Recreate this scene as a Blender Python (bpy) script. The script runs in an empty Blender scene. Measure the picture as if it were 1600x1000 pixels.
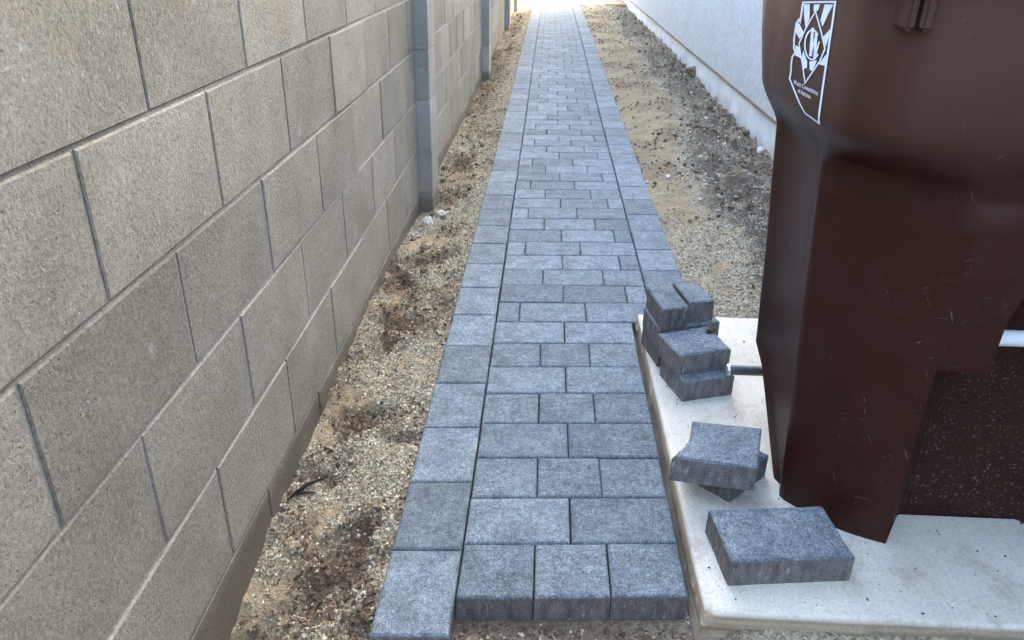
import bpy, bmesh, math, random
import numpy as np
from mathutils import Vector, Matrix

random.seed(7)
RNG = np.random.default_rng(11)
S = bpy.context.scene
C = S.collection

# ------------------------------------------------------------------ camera
cam_d = bpy.data.cameras.new('camera')
cam = bpy.data.objects.new('camera', cam_d)
C.objects.link(cam)
PITCH, YAW, ROLL = math.radians(26.436), math.radians(-2.223), math.radians(-0.986)
cp, sp, cy, sy = math.cos(PITCH), math.sin(PITCH), math.cos(YAW), math.sin(YAW)
fwd = Vector((sy * cp, cy * cp, -sp))
rgt = Vector((cy, -sy, 0))
dwn = fwd.cross(rgt)
cr, sr = math.cos(ROLL), math.sin(ROLL)
r2 = cr * rgt + sr * dwn
d2 = -sr * rgt + cr * dwn
m = Matrix.Identity(4)
for i in range(3):
    m[i][0] = r2[i]; m[i][1] = -d2[i]; m[i][2] = -fwd[i]
m[0][3], m[1][3], m[2][3] = 0, 0, 1.1
cam.matrix_world = m
cam_d.sensor_width = 36
cam_d.lens = 36 * 1209.56 / 1600
cam_d.clip_start = 0.02
cam_d.clip_end = 2000
S.camera = cam

# ------------------------------------------------------------------ light
SUN_EL, SUN_AZ = math.radians(18), math.radians(36)      # azimuth from +Y towards +X
world = bpy.data.worlds.new('World')
S.world = world
world.use_nodes = True
wn = world.node_tree
sky = wn.nodes.new('ShaderNodeTexSky')
sky.sky_type = 'NISHITA'
sky.sun_disc = False
sky.sun_elevation = SUN_EL
sky.sun_rotation = SUN_AZ
sky.air_density = 1.0
sky.dust_density = 9.0
sky.ozone_density = 2.2
bg = wn.nodes['Background']
bg.inputs['Strength'].default_value = 0.15
wn.links.new(sky.outputs[0], bg.inputs[0])
sun_d = bpy.data.lights.new('sun', 'SUN')
sun_d.energy = 2.0
sun_d.angle = math.radians(0.5)
sun_d.color = (1.0, 0.78, 0.52)
sun = bpy.data.objects.new('sun', sun_d)
C.objects.link(sun)
sdir = Vector((math.sin(SUN_AZ) * math.cos(SUN_EL), math.cos(SUN_AZ) * math.cos(SUN_EL), math.sin(SUN_EL)))
sun.rotation_euler = sdir.to_track_quat('Z', 'Y').to_euler()
S.view_settings.view_transform = 'Standard'
S.view_settings.look = 'None'
S.view_settings.gamma = 1
S.view_settings.use_curve_mapping = False
S.view_settings.exposure = 4.42


# ------------------------------------------------------------------ helpers
def tag(o, label=None, cat=None, group=None, kind=None):
    if label: o['label'] = label
    if cat: o['category'] = cat
    if group: o['group'] = group
    if kind: o['kind'] = kind
    return o


def link(name, me, parent=None, loc=None):
    o = bpy.data.objects.new(name, me)
    C.objects.link(o)
    if parent: o.parent = parent
    if loc is not None: o.location = loc
    return o


def empty(name, loc=(0, 0, 0)):
    o = bpy.data.objects.new(name, None)
    o.empty_display_size = 0.1
    C.objects.link(o)
    o.location = loc
    return o


def mesh(name, verts, faces, mats, mi=None, smooth=False, angle=None):
    me = bpy.data.meshes.new(name)
    me.from_pydata([tuple(v) for v in verts], [], [tuple(f) for f in faces])
    for mt in (mats if isinstance(mats, (list, tuple)) else [mats]):
        me.materials.append(mt)
    if mi is not None:
        me.polygons.foreach_set('material_index', list(mi))
    if smooth or angle is not None:
        me.polygons.foreach_set('use_smooth', [True] * len(me.polygons))
    if angle is not None:
        me.set_sharp_from_angle(angle=math.radians(angle))
    me.update()
    return me


def bm_mesh(name, bm, mats, smooth=False, angle=None):
    me = bpy.data.meshes.new(name)
    bmesh.ops.recalc_face_normals(bm, faces=bm.faces[:])
    bm.to_mesh(me); bm.free()
    for mt in (mats if isinstance(mats, (list, tuple)) else [mats]):
        me.materials.append(mt)
    if smooth or angle is not None:
        me.polygons.foreach_set('use_smooth', [True] * len(me.polygons))
    if angle is not None:
        me.set_sharp_from_angle(angle=math.radians(angle))
    return me


def bm_box(bm, x0, x1, y0, y1, z0, z1):
    vs = [bm.verts.new(p) for p in ((x0, y0, z0), (x1, y0, z0), (x1, y1, z0), (x0, y1, z0),
                                    (x0, y0, z1), (x1, y0, z1), (x1, y1, z1), (x0, y1, z1))]
    for f in ((0, 3, 2, 1), (4, 5, 6, 7), (0, 1, 5, 4), (1, 2, 6, 5), (2, 3, 7, 6), (3, 0, 4, 7)):
        bm.faces.new([vs[i] for i in f])
    return vs


def bm_tube(bm, pts, rad, seg=12):
    rings = []
    n = len(pts)
    for i, p in enumerate(pts):
        p = Vector(p)
        a = Vector(pts[max(i - 1, 0)]); b = Vector(pts[min(i + 1, n - 1)])
        t = (b - a).normalized()
        u = t.orthogonal().normalized() if i == 0 else (u - t * u.dot(t)).normalized()
        v = t.cross(u)
        r = rad[i] if isinstance(rad, (list, tuple)) else rad
        rings.append([bm.verts.new(p + r * (math.cos(k * 2 * math.pi / seg) * u + math.sin(k * 2 * math.pi / seg) * v)) for k in range(seg)])
    for a, b in zip(rings[:-1], rings[1:]):
        for k in range(seg):
            bm.faces.new((a[k], a[(k + 1) % seg], b[(k + 1) % seg], b[k]))
    bm.faces.new(rings[0][::-1]); bm.faces.new(rings[-1])


# value noise for shapes and scatter
_H = RNG.random((256, 256))


def vnoise(x, y):
    x = np.asarray(x, float); y = np.asarray(y, float)
    xi = np.floor(x).astype(int); yi = np.floor(y).astype(int)
    fx = x - xi; fy = y - yi
    fx = fx * fx * (3 - 2 * fx); fy = fy * fy * (3 - 2 * fy)
    a = _H[xi % 256, yi % 256]; b = _H[(xi + 1) % 256, yi % 256]
    c = _H[xi % 256, (yi + 1) % 256]; d = _H[(xi + 1) % 256, (yi + 1) % 256]
    return (a * (1 - fx) + b * fx) * (1 - fy) + (c * (1 - fx) + d * fx) * fy


def fbm(x, y, o=4):
    s = 0; a = .5; t = 0
    for i in range(o):
        s = s + a * vnoise(x * 2 ** i + 17.3 * i, y * 2 ** i + 5.1 * i); t += a; a *= .5
    return s / t


def sm(a, b, x):
    t = np.clip((np.asarray(x, float) - a) / (b - a), 0, 1)
    return t * t * (3 - 2 * t)


def rise(y):
    return .055 * sm(4.8, 10.0, y)


# ------------------------------------------------------------------ materials
class NT:
    def __init__(s, name, rough=.9, spec=.3):
        s.m = bpy.data.materials.new(name); s.m.use_nodes = True
        s.t = s.m.node_tree; s.b = s.t.nodes['Principled BSDF']
        s.b.inputs['Roughness'].default_value = rough
        s.b.inputs['Specular IOR Level'].default_value = spec
        s.co = s.n('ShaderNodeTexCoord')
        s.bump_prev = None

    def n(s, typ, **kw):
        nd = s.t.nodes.new(typ)
        for k, v in kw.items(): setattr(nd, k, v)
        return nd

    def l(s, a, b): s.t.links.new(a, b)

    def coord(s, kind='Object', scale=(1, 1, 1), off=None):
        mp = s.n('ShaderNodeMapping')
        if kind == 'World':
            g = s.n('ShaderNodeNewGeometry'); s.l(g.outputs['Position'], mp.inputs[0])
        else:
            s.l(s.co.outputs[kind], mp.inputs[0])
        mp.inputs['Scale'].default_value = scale
        if off is not None: s.l(off, mp.inputs['Location'])
        return mp.outputs[0]

    def noise(s, vec, scale, detail=3, rough=.55, out='Fac'):
        nd = s.n('ShaderNodeTexNoise'); s.l(vec, nd.inputs['Vector'])
        nd.inputs['Scale'].default_value = scale; nd.inputs['Detail'].default_value = detail
        nd.inputs['Roughness'].default_value = rough
        return nd.outputs[out]

    def voro(s, vec, scale, feature='F1', out='Distance', rnd=1):
        nd = s.n('ShaderNodeTexVoronoi'); nd.feature = feature; s.l(vec, nd.inputs['Vector'])
        nd.inputs['Scale'].default_value = scale; nd.inputs['Randomness'].default_value = rnd
        return nd.outputs[out]

    def ramp(s, fac, stops):
        nd = s.n('ShaderNodeValToRGB'); s.l(fac, nd.inputs[0])
        e = nd.color_ramp.elements
        while len(e) < len(stops): e.new(.5)
        for i, (p, c) in enumerate(stops):
            e[i].position = p
            e[i].color = (c, c, c, 1) if isinstance(c, (int, float)) else (*c, 1)
        return nd.outputs[0]

    def mix(s, fac, a, b, mode='MIX'):
        nd = s.n('ShaderNodeMix'); nd.data_type = 'RGBA'; nd.blend_type = mode
        for sock, v in ((nd.inputs[0], fac), (nd.inputs[6], a), (nd.inputs[7], b)):
            if isinstance(v, (int, float)): sock.default_value = v
            elif isinstance(v, tuple): sock.default_value = (*v, 1)
            else: s.l(v, sock)
        return nd.outputs[2]

    def math(s, op, a, b=None, clamp=False):
        nd = s.n('ShaderNodeMath'); nd.operation = op; nd.use_clamp = clamp
        for i, v in enumerate((a, b)):
            if v is None: continue
            if isinstance(v, (int, float)): nd.inputs[i].default_value = v
            else: s.l(v, nd.inputs[i])
        return nd.outputs[0]

    def rnd(s):
        return s.n('ShaderNodeObjectInfo').outputs['Random']

    def bump(s, h, strength=.5, dist=.002):
        nd = s.n('ShaderNodeBump'); s.l(h, nd.inputs['Height'])
        nd.inputs['Strength'].default_value = strength; nd.inputs['Distance'].default_value = dist
        if s.bump_prev: s.l(s.bump_prev, nd.inputs['Normal'])
        s.bump_prev = nd.outputs[0]
        s.l(nd.outputs[0], s.b.inputs['Normal'])

    def attr(s, name, out='Fac'):
        nd = s.n('ShaderNodeAttribute'); nd.attribute_name = name
        return nd.outputs[out]

    def col(s, c):
        if isinstance(c, tuple): s.b.inputs['Base Color'].default_value = (*c, 1)
        else: s.l(c, s.b.inputs['Base Color'])
        return s

    def sep(s, vec):
        nd = s.n('ShaderNodeSeparateXYZ'); s.l(vec, nd.inputs[0]); return nd.outputs


def m_paver(dark):
    t = NT('paver_side' if dark else 'paver_face', .92, .2)
    w = t.coord('World')
    rnd = t.rnd()
    if not dark:
        big = t.noise(w, 16, 4, .65)
        fine = t.noise(w, 300, 3, .8)
        med = t.noise(w, 75, 4, .75)
        base = t.mix(t.ramp(big, [(.3, 0.), (.7, 1.)]), (.117, .136, .145), (.208, .234, .245))
        base = t.mix(1., base, t.ramp(med, [(.28, .55), (.5, 1.), (.72, 1.5)]), 'MULTIPLY')
        base = t.mix(1., base, t.ramp(fine, [(.28, .42), (.5, 1.), (.72, 1.65)]), 'MULTIPLY')
        sp_ = t.math('MULTIPLY', t.ramp(t.noise(w, 190, 3, .7), [(.60, 0.), (.68, 1.)]), t.ramp(big, [(.35, .15), (.65, 1.)]))
        base = t.mix(t.math('MULTIPLY', sp_, .5), base, (.44, .46, .47))
        pit = t.ramp(t.voro(w, 150), [(.10, 1.), (.20, 0.)])
        pit = t.math('MULTIPLY', pit, t.ramp(t.noise(w, 40, 2), [(.5, 0.), (.6, 1.)]))
        base = t.mix(t.math('MULTIPLY', pit, .75), base, (.03, .032, .036))
        base = t.mix(1.0, base, t.ramp(rnd, [(0., .80), (1., 1.18)]), 'MULTIPLY')
        t.col(base)
        t.bump(t.noise(w, 260, 4, .7), .75, .0022)
        t.bump(big, .25, .004)
        t.bump(t.math('SUBTRACT', 1., pit), .6, .002)
    else:
        o = t.coord('World', (70, 70, 22))
        st = t.noise(o, 1, 3, .6)
        base = t.mix(t.ramp(st, [(.3, 0.), (.7, 1.)]), (.118, .113, .106), (.245, .232, .215))
        ws = t.coord('World', (95, 95, 24))
        wsm = t.ramp(t.noise(ws, 1, 1, .4), [(.69, 0.), (.75, 1.)])
        base = t.mix(t.math('MULTIPLY', wsm, .75), base, (.42, .42, .4))
        fine = t.noise(w, 350, 3, .7)
        base = t.mix(1., base, t.ramp(fine, [(.28, .45), (.5, 1.), (.72, 1.5)]), 'MULTIPLY')
        base = t.mix(1.0, base, t.ramp(rnd, [(0., .8), (1., 1.15)]), 'MULTIPLY')
        t.col(base)
        t.bump(t.noise(w, 240, 4, .7), .7, .002)
        t.bump(st, .4, .002)
    return t.m


def m_block(name, c0, c1, stain=True):
    t = NT(name, .95, .15)
    rnd = t.rnd()
    w = t.coord('World')
    big = t.noise(w, 5.5, 5, .6)
    base = t.mix(t.ramp(big, [(.3, 0.), (.72, 1.)]), c0, c1)
    base = t.mix(1., base, t.ramp(rnd, [(0., .84), (1., 1.14)]), 'MULTIPLY')
    gr = t.noise(w, 150, 4, .82)
    base = t.mix(1., base, t.ramp(gr, [(.28, .56), (.5, 1.), (.72, 1.42)]), 'MULTIPLY')
    v = t.voro(w, 95)
    pit = t.math('MULTIPLY', t.ramp(v, [(.12, 1.), (.26, 0.)]), t.ramp(t.noise(w, 34, 3, .6), [(.47, 0.), (.6, 1.)]))
    base = t.mix(t.math('MULTIPLY', pit, .18), base, (.09, .085, .075))
    lite = t.math('MULTIPLY', t.ramp(t.noise(w, 120, 2, .6), [(.62, 0.), (.72, 1.)]), t.ramp(t.noise(w, 9, 3, .6), [(.4, 0.), (.62, 1.)]))
    base = t.mix(t.math('MULTIPLY', lite, .68), base, (.56, .55, .52))
    effl = t.ramp(t.noise(t.coord('World', (1, 1.6, 1.2)), 7, 5, .7), [(.62, 0.), (.78, 1.)])
    base = t.mix(t.math('MULTIPLY', effl, .5), base, (.55, .55, .54))
    rust = t.ramp(t.noise(t.coord('World', (1.3, 1, 1)), 13, 4, .75), [(.70, 0.), (.80, 1.)])
    base = t.mix(t.math('MULTIPLY', rust, .25), base, (.30, .19, .15))
    if stain:                                            # splashed soil and damp on the lowest course
        z = t.sep(w)[2]
        e = t.math('ADD', z, t.math('MULTIPLY', t.math('SUBTRACT', t.noise(t.coord('World', (1, 1, .4)), 6, 4, .6), .5), .10))
        k = t.ramp(t.math('ADD', t.math('MULTIPLY', e, 4.), .5), [(.36, 1.), (.56, 0.)])
        base = t.mix(t.math('MULTIPLY', k, .72), base, (.135, .112, .083))
    t.col(base)
    t.bump(gr, .9, .004)
    t.bump(t.math('SUBTRACT', 1., pit), .5, .003)
    t.bump(big, .3, .006)
    return t.m


def m_ground():
    t = NT('soil', 1., .1)
    w = t.coord('World')
    gv = t.attr('gravelness'); mo = t.attr('moist')
    n1 = t.noise(w, 9, 5, .65); n2 = t.noise(w, 70, 4, .7)
    soil = t.mix(t.ramp(n1, [(.3, 0.), (.7, 1.)]), (.26, .195, .115), (.39, .312, .19))
    soil = t.mix(1., soil, t.ramp(n2, [(.25, .6), (.5, 1.), (.75, 1.25)]), 'MULTIPLY')
    damp = t.mix(t.ramp(n2, [(.3, 0.), (.7, 1.)]), (.095, .060, .036), (.215, .145, .088))
    k = t.math('ADD', mo, t.math('MULTIPLY', t.math('SUBTRACT', n1, .5), .9), True)
    base = t.mix(k, soil, damp)
    grain = t.voro(w, 210, out='Color')
    gg = t.sep(grain)[0]
    gcol = t.ramp(gg, [(0., (.12, .09, .055)), (.3, (.30, .24, .15)), (.65, (.50, .43, .295)), (1., (.70, .63, .48))])
    kg = t.math('MULTIPLY', gv, t.ramp(t.noise(w, 40, 3, .6), [(.3, .2), (.6, 1.)]), True)
    base = t.mix(t.math('MULTIPLY', kg, .85), base, gcol)
    gy = t.attr('greyness')
    grey = t.mix(t.ramp(n2, [(.3, 0.), (.7, 1.)]), (.090, .068, .049), (.25, .20, .145))
    base = t.mix(t.math('MULTIPLY', gy, .8), base, grey)
    t.col(base)
    t.bump(t.voro(w, 190), .7, .003)
    t.bump(n2, .8, .006)
    t.bump(t.noise(w, 24, 4, .7), .5, .012)
    return t.m


def m_vcol(name, rough=.9):
    t = NT(name, rough, .2)
    w = t.coord('World')
    c = t.mix(1., t.attr('col', 'Color'), t.ramp(t.noise(w, 300, 2), [(.3, .75), (.7, 1.15)]), 'MULTIPLY')
    t.col(c)
    return t.m


def m_concrete():
    t = NT('slab_concrete', .9, .2)
    w = t.coord('World')
    n1 = t.noise(w, 6, 5, .6)
    base = t.mix(t.ramp(n1, [(.3, 0.), (.7, 1.)]), (.64, .575, .45), (.755, .685, .555))
    br = t.noise(t.coord('World', (90, 8, 1)), 1, 3, .6)
    base = t.mix(1., base, t.ramp(br, [(.3, .95), (.7, 1.03)]), 'MULTIPLY')
    tan = t.ramp(t.noise(w, 11, 7, .72), [(.53, 0.), (.72, 1.)])
    base = t.mix(t.math('MULTIPLY', tan, .62), base, (.36, .265, .17))
    sx = t.sep(w)
    speck = t.math('MULTIPLY', t.ramp(t.voro(w, 130), [(.10, 1.), (.17, 0.)]), t.ramp(t.noise(w, 25, 3, .7), [(.5, 0.), (.6, 1.)]))
    base = t.mix(t.math('MULTIPLY', speck, .7), base, (.11, .09, .07))
    z = sx[2]
    k = t.ramp(t.math('ADD', t.math('MULTIPLY', z, 6.), .5), [(.585, 1.), (.615, 0.)])   # formed side: soil-stained
    side = t.noise(t.coord('World', (2, 2, 60)), 1.5, 4, .6)
    base = t.mix(t.math('MULTIPLY', k, .92), base, t.ramp(side, [(.3, (.27, .20, .115)), (.7, (.52, .43, .30))]))
    base = t.mix(1., base, t.ramp(t.noise(w, 160, 4, .8), [(.28, .72), (.5, 1.), (.72, 1.14)]), 'MULTIPLY')
    t.col(base)
    t.bump(br, .18, .002)
    t.bump(t.noise(w, 180, 3, .7), .3, .001)
    return t.m


def m_plastic():
    t = NT('brown_plastic', .42, .19)
    o = t.coord('Object')
    n1 = t.noise(o, 3, 4, .6)
    base = t.mix(n1, (.030, .0088, .0055), (.046, .0138, .0085))
    upper_light = t.math('MULTIPLY', t.ramp(t.sep(o)[2], [(.70, 0.), (.92, 1.)]), t.ramp(t.noise(t.coord('Object', (5, 5, 1.2)), 1, 4, .6), [(.3, .25), (.65, 1.)]))
    base = t.mix(t.math('MULTIPLY', upper_light, .85), base, (.085, .042, .028))     # light caught by the upper part, painted into the brown
    # scuffs: short pale scratches in several directions, only in patches
    tot = None
    for i, (rx, sc, th) in enumerate((((0, .2, 0), (11, 11, 320), .71), ((0, .85, .2), (34, 34, 380), .71), ((0, -1.2, .3), (20, 20, 330), .71))):
        m0 = t.n('ShaderNodeMapping'); t.l(t.co.outputs['Object'], m0.inputs[0]); m0.inputs['Rotation'].default_value = rx
        mp = t.n('ShaderNodeMapping'); t.l(m0.outputs[0], mp.inputs[0])
        mp.inputs['Scale'].default_value = sc; mp.inputs['Location'].default_value = (3.1 * i, 7.7 * i, 1.9 * i)
        s = t.ramp(t.noise(mp.outputs[0], 1, 2, .5), [(th, 0.), (th + .03, 1.)])
        tot = s if tot is None else t.math('MAXIMUM', tot, s)
    patch = t.ramp(t.noise(o, 7, 4, .65), [(.49, 0.), (.62, 1.)])
    sc = t.math('MULTIPLY', tot, patch)
    dust = t.ramp(t.noise(o, 11, 5, .7), [(.5, 0.), (.8, 1.)])
    base = t.mix(t.math('MULTIPLY', dust, .07), base, (.22, .15, .12))
    base = t.mix(t.math('MULTIPLY', sc, .42), base, (.30, .25, .23))
    t.col(base)
    t.l(t.ramp(t.noise(o, 8, 4, .6), [(.3, .34), (.7, .46)]), t.b.inputs['Roughness'])
    t.bump(t.noise(o, 500, 2, .6), .06, .0006)
    t.bump(t.noise(o, 5, 1, .4), .08, .006)
    return t.m


def m_pebbled_plastic():
    t = NT('pebbled_plastic', .55, .14)
    o = t.coord('Object')
    v = t.noise(o, 150, 3, .65)
    sp_ = t.math('MULTIPLY', t.ramp(v, [(.58, 0.), (.70, 1.)]), t.ramp(t.noise(o, 13, 4, .7), [(.36, .2), (.60, .9)]))
    base = t.mix(sp_, (.040, .0145, .0095), (.26, .19, .16))
    t.col(base)
    t.bump(v, .8, .004)
    return t.m


def m_stucco():
    t = NT('stucco', .95, .15)
    w = t.coord('World')
    v = t.noise(w, 62, 4, .75)
    base = t.mix(t.ramp(t.noise(w, 2.5, 4, .6), [(.3, 0.), (.7, 1.)]), (.83, .81, .745), (.89, .875, .82))
    v2 = t.noise(w, 24, 4, .7)
    base = t.mix(1., base, t.ramp(v, [(.32, .78), (.5, 1.), (.65, 1.06)]), 'MULTIPLY')
    base = t.mix(1., base, t.ramp(v2, [(.34, .84), (.6, 1.04)]), 'MULTIPLY')
    t.bump(v2, .8, .02)
    t.col(base)
    t.bump(t.ramp(v, [(.35, 0.), (.62, 1.)]), 1., .011)
    return t.m


def m_stem():
    t = NT('stem_wall_concrete', .9, .2)
    w = t.coord('World')
    n1 = t.noise(w, 4, 5, .65)
    base = t.mix(t.ramp(n1, [(.3, 0.), (.7, 1.)]), (.60, .575, .52), (.76, .745, .70))
    z = t.sep(w)[2]
    e = t.math('ADD', z, t.math('MULTIPLY', t.math('SUBTRACT', t.noise(w, 3, 5, .7), .5), .35))
    k = t.ramp(t.math('ADD', t.math('MULTIPLY', e, 3.), .5), [(.22, 1.), (.5, 0.)])
    base = t.mix(t.math('MULTIPLY', k, .55), base, (.34, .285, .21))
    sp_ = t.ramp(t.noise(w, 55, 4, .75), [(.62, 0.), (.7, 1.)])
    base = t.mix(t.math('MULTIPLY', sp_, .4), base, (.30, .26, .2))
    t.col(base)
    t.bump(t.noise(w, 60, 4, .7), .4, .003)
    return t.m


def m_flat(name, c, rough=.6, spec=.4, metal=0, var=.12, scale=60):
    t = NT(name, rough, spec)
    o = t.coord('Object')
    t.col(t.mix(1., t.mix(0., c, c), t.ramp(t.noise(o, scale, 3, .6), [(.3, 1 - var), (.7, 1 + var)]), 'MULTIPLY'))
    t.b.inputs['Metallic'].default_value = metal
    t.bump(t.noise(o, scale * 3, 3, .6), .2, .001)
    return t.m


M = dict(
    pface=m_paver(False), pside=m_paver(True),
    block=m_block('block_concrete', (.245, .222, .172), (.335, .308, .25)),
    pil=m_block('pilaster_concrete', (.31, .295, .26), (.40, .385, .345)),
    mortar=m_block('mortar', (.33, .305, .255), (.42, .39, .335)),
    soil=m_ground(), gravel=m_vcol('gravel_grains'), slab=m_concrete(),
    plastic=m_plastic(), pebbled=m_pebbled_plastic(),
    stucco=m_stucco(), stem=m_stem(),
    screed=m_flat('rusty_metal', (.23, .15, .10), .7, .3, .3, .3, 30),
    steel=m_flat('axle_steel', (.13, .14, .135), .45, .5, .8, .25, 40),
    zinc=m_flat('zinc_cap', (.55, .55, .52), .4, .5, .8, .15, 60),
    bar=m_flat('white_bar', (.80, .80, .78), .4, .4, 0, .04, 40),
    print=m_flat('white_print', (.74, .80, .85), .6, .3, 0, .05, 90),
    twig=m_flat('black_twig', (.018, .016, .015), .7, .3, 0, .3, 80),
    leaf=m_flat('dry_leaf', (.15, .075, .035), .8, .2, 0, .4, 90),
    stone=m_flat('pale_stone', (.62, .57, .50), .9, .2, 0, .2, 50),
    clod=m_flat('soil_clod', (.18, .135, .088), 1., .1, 0, .35, 60),
    drive=m_flat('driveway_concrete', (.58, .55, .50), .9, .2, 0, .08, 6),
    yard=m_flat('yard_soil', (.34, .21, .10), 1., .1, 0, .3, 12),
    roof=m_flat('roof_tile', (.34, .20, .14), .85, .2, 0, .2, 8),
)

# ------------------------------------------------------------------ ground
WX = -.583                      # face of the block wall
HX = 1.40                       # face of the stem wall
PL, PR = -.275, .50             # path edges
DARK_L = [(-.43, 1.74, .07, .05), (-.5, 1.72, .06, .05), (-.43, 2.29, .08, .07), (-.52, 2.6, .06, .12), (-.40, 2.86, .06, .06), (-.46, 2.79, .07, .07),
          (-.36, 1.17, .05, .10), (-.40, 1.11, .05, .05), (-.31, 1.0, .06, .07), (-.47, 3.72, .07, .12), (-.47, 4.33, .06, .16),
          (-.33, 1.60, .04, .05), (-.48, 2.1, .06, .06), (-.51, 1.47, .05, .04), (-.55, 1.02, .05, .05)]
RD = [(1.27, 7.87, .12, .25), (1.32, 10.5, .12, .4), (1.07, 5.33, .10, .09), (1.17, 5.15, .08, .08), (1.085, 6.1, .11, .14), (1.08, 4.36, .13, .10),
      (1.07, 3.87, .12, .10), (.85, 3.54, .08, .06), (.91, 4.2, .06, .05), (1.03, 10.4, .1, .3), (.87, 4.62, .06, .05), (1.25, 4.9, .1, .2), (1.2, 3.5, .12, .1)]


def blobs(L, x, y):
    s = 0
    for a, b, rx, ry in L:
        s = s + np.exp(-((x - a) / rx) ** 2 - ((y - b) / ry) ** 2)
    return np.clip(s, 0, 1)


def ground_parts(x, y):
    x = np.asarray(x, float); y = np.asarray(y, float)
    left = x < .1
    n = fbm(x * 9 + 3, y * 9, 4) - .5
    nf = fbm(x * 34 + 9, y * 34, 3) - .5
    # masks
    far = sm(3, 7, y)
    tl = np.clip((x - WX) / (PL - WX), 0, 1)
    brown = sm(.53, .68, fbm(x * 7 + 60, y * 6 + 11, 4))
    moistL = np.clip(blobs(DARK_L, x + .13 * n + .05 * nf, y + .2 * n + .08 * nf) ** .75 * .85 + .55 * brown + far * .6 * sm(.98, .2, tl) * sm(.32, .55, fbm(x * 5, y * 3.5, 3)), 0, 1)
    gravL = np.clip((1 - 1.0 * moistL) * sm(.33, .55, fbm(x * 6 + 40, y * 4, 3) + .20 * sm(.3, .9, tl)), 0, 1) * (1 - .5 * far)
    tr = np.clip((x - PR) / (HX - PR), 0, 1)
    edge = .50 + .25 * (fbm(y * 1.3 + 2, y * 0 + 3, 3) - .5) - .18 * sm(6.5, 3.0, y)
    house_side = sm(edge - .05, edge + .12, tr)
    ruts = sm(.42, .68, fbm(x * 2.2 + 5 + .4 * n, y * 7.5 + 2.2 * np.sin(x * 5), 4))
    moistR = np.clip(blobs(RD, x + .05 * n, y + .05 * n) * .9 + .38 * sm(.35, .65, fbm(x * 3 + 31, y * 2.2, 4)) * sm(2.8, 4.2, y) + .22 * ruts * (1 - house_side) * sm(3.2, 4.6, y), 0, 1)
    greyR = house_side * (.45 + .55 * sm(.35, .6, fbm(x * 5 + 8, y * 5, 3)))
    gravR = np.clip(house_side * sm(.42, .62, fbm(x * 6 + 22, y * 4, 4)) + .9 * sm(3.6, 2.7, y) * sm(.25, .5, fbm(x * 9, y * 9 + 4, 3)) + .55 * sm(.1, .02, abs(tr - edge)), 0, 1)
    moist = np.where(left, moistL, moistR); grav = np.where(left, gravL, gravR); grey = np.where(left, .12 * far, greyR)
    # heights
    wz = np.interp(y, [.9, 1.06, 1.33, 1.6, 2.16, 2.4, 2.9, 3.5, 4.3, 7.2, 12], [-.15, -.135, -.092, -.085, -.052, -.043, -.057, -.092, -.07, -.10, -.08])
    zl = wz + (-.026 - wz) * sm(.05, .95, tl) + n * .045 * np.sin(np.pi * np.clip(tl, .05, .96)) + nf * .018 - .030 * blobs(DARK_L, x + .13 * n, y + .2 * n) + .02 * far * n
    clodl = sm(.5, .72, fbm(x * 24, y * 24 + 7, 3)) * .022 * np.clip(moistL + .15, 0, 1)
    zr = -.028 - .05 * sm(.25, .9, tr) - .035 * sm(.7, 1, tr) + n * .05 * np.sin(np.pi * np.clip(tr, .03, 1) * .9) + nf * .014 - .02 * blobs(RD, x + .05 * n, y + .05 * n) + (ruts - .5) * .013 * (1 - house_side)
    clodr = sm(.5, .72, fbm(x * 20 + 3, y * 20, 3)) * .035 * house_side
    z = np.where(left, zl + clodl, zr + clodr)
    inpath = (x > PL - .0) & (x < PR + .0)
    inslot = inpath & (y < 2.24)
    front = -.062 + nf * .012 + n * .012
    zp = np.where(y < 1.06, front, -.062 + nf * .006)
    z = np.where(inpath & ((x < .31) | (y >= 2.24)), zp, z)
    z = np.where((x > .30) & (y < 2.26) & (y > .9), -.058 + .6 * nf * .012 + .02 * sm(.30, .42, x) * sm(1.1, 1.0, y), z)
    # blend the area in front of the slab
    fr = sm(1.10, .9, y) * sm(-.2, -.1, x)
    z = z * (1 - fr) + fr * (-.058 + nf * .03 + n * .03)
    moist = np.where((y < 1.1) & (x > -.2), .75 * sm(.36, .2, x) + .1, moist)
    grav = np.where((y < 1.1) & (x > -.2), .25 + .6 * sm(.15, .4, x), grav)
    grey = np.where((y < 1.1) & (x > -.2), 0, grey)
    bank = sm(.29, .40, x) * (y < 1.06)                  # soil banked against the front of the slab
    z = z + bank * (.038 + .012 * n)
    # gravel in the slot beside the path and the slab, tucked against the kerb pavers
    z = z + rise(y)
    return z, moist, grav, grey


xs = np.unique(np.concatenate([np.linspace(-.63, -.27, 46), np.linspace(-.27, .30, 20), np.linspace(.30, .5, 20), np.linspace(.5, 1.46, 80)]))
ys = np.unique(np.concatenate([np.linspace(-1.2, .6, 14), np.linspace(.6, 4.5, 330), np.linspace(4.5, 9, 170), np.linspace(9, 15.2, 90)]))
GX, GY = np.meshgrid(xs, ys)
gz, gm, gg, gy_ = ground_parts(GX, GY)
nx, ny = len(xs), len(ys)
verts = np.stack([GX.ravel(), GY.ravel(), gz.ravel()], 1)
idx = np.arange(nx * ny).reshape(ny, nx)
q = np.stack([idx[:-1, :-1].ravel(), idx[:-1, 1:].ravel(), idx[1:, 1:].ravel(), idx[1:, :-1].ravel()], 1)


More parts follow.
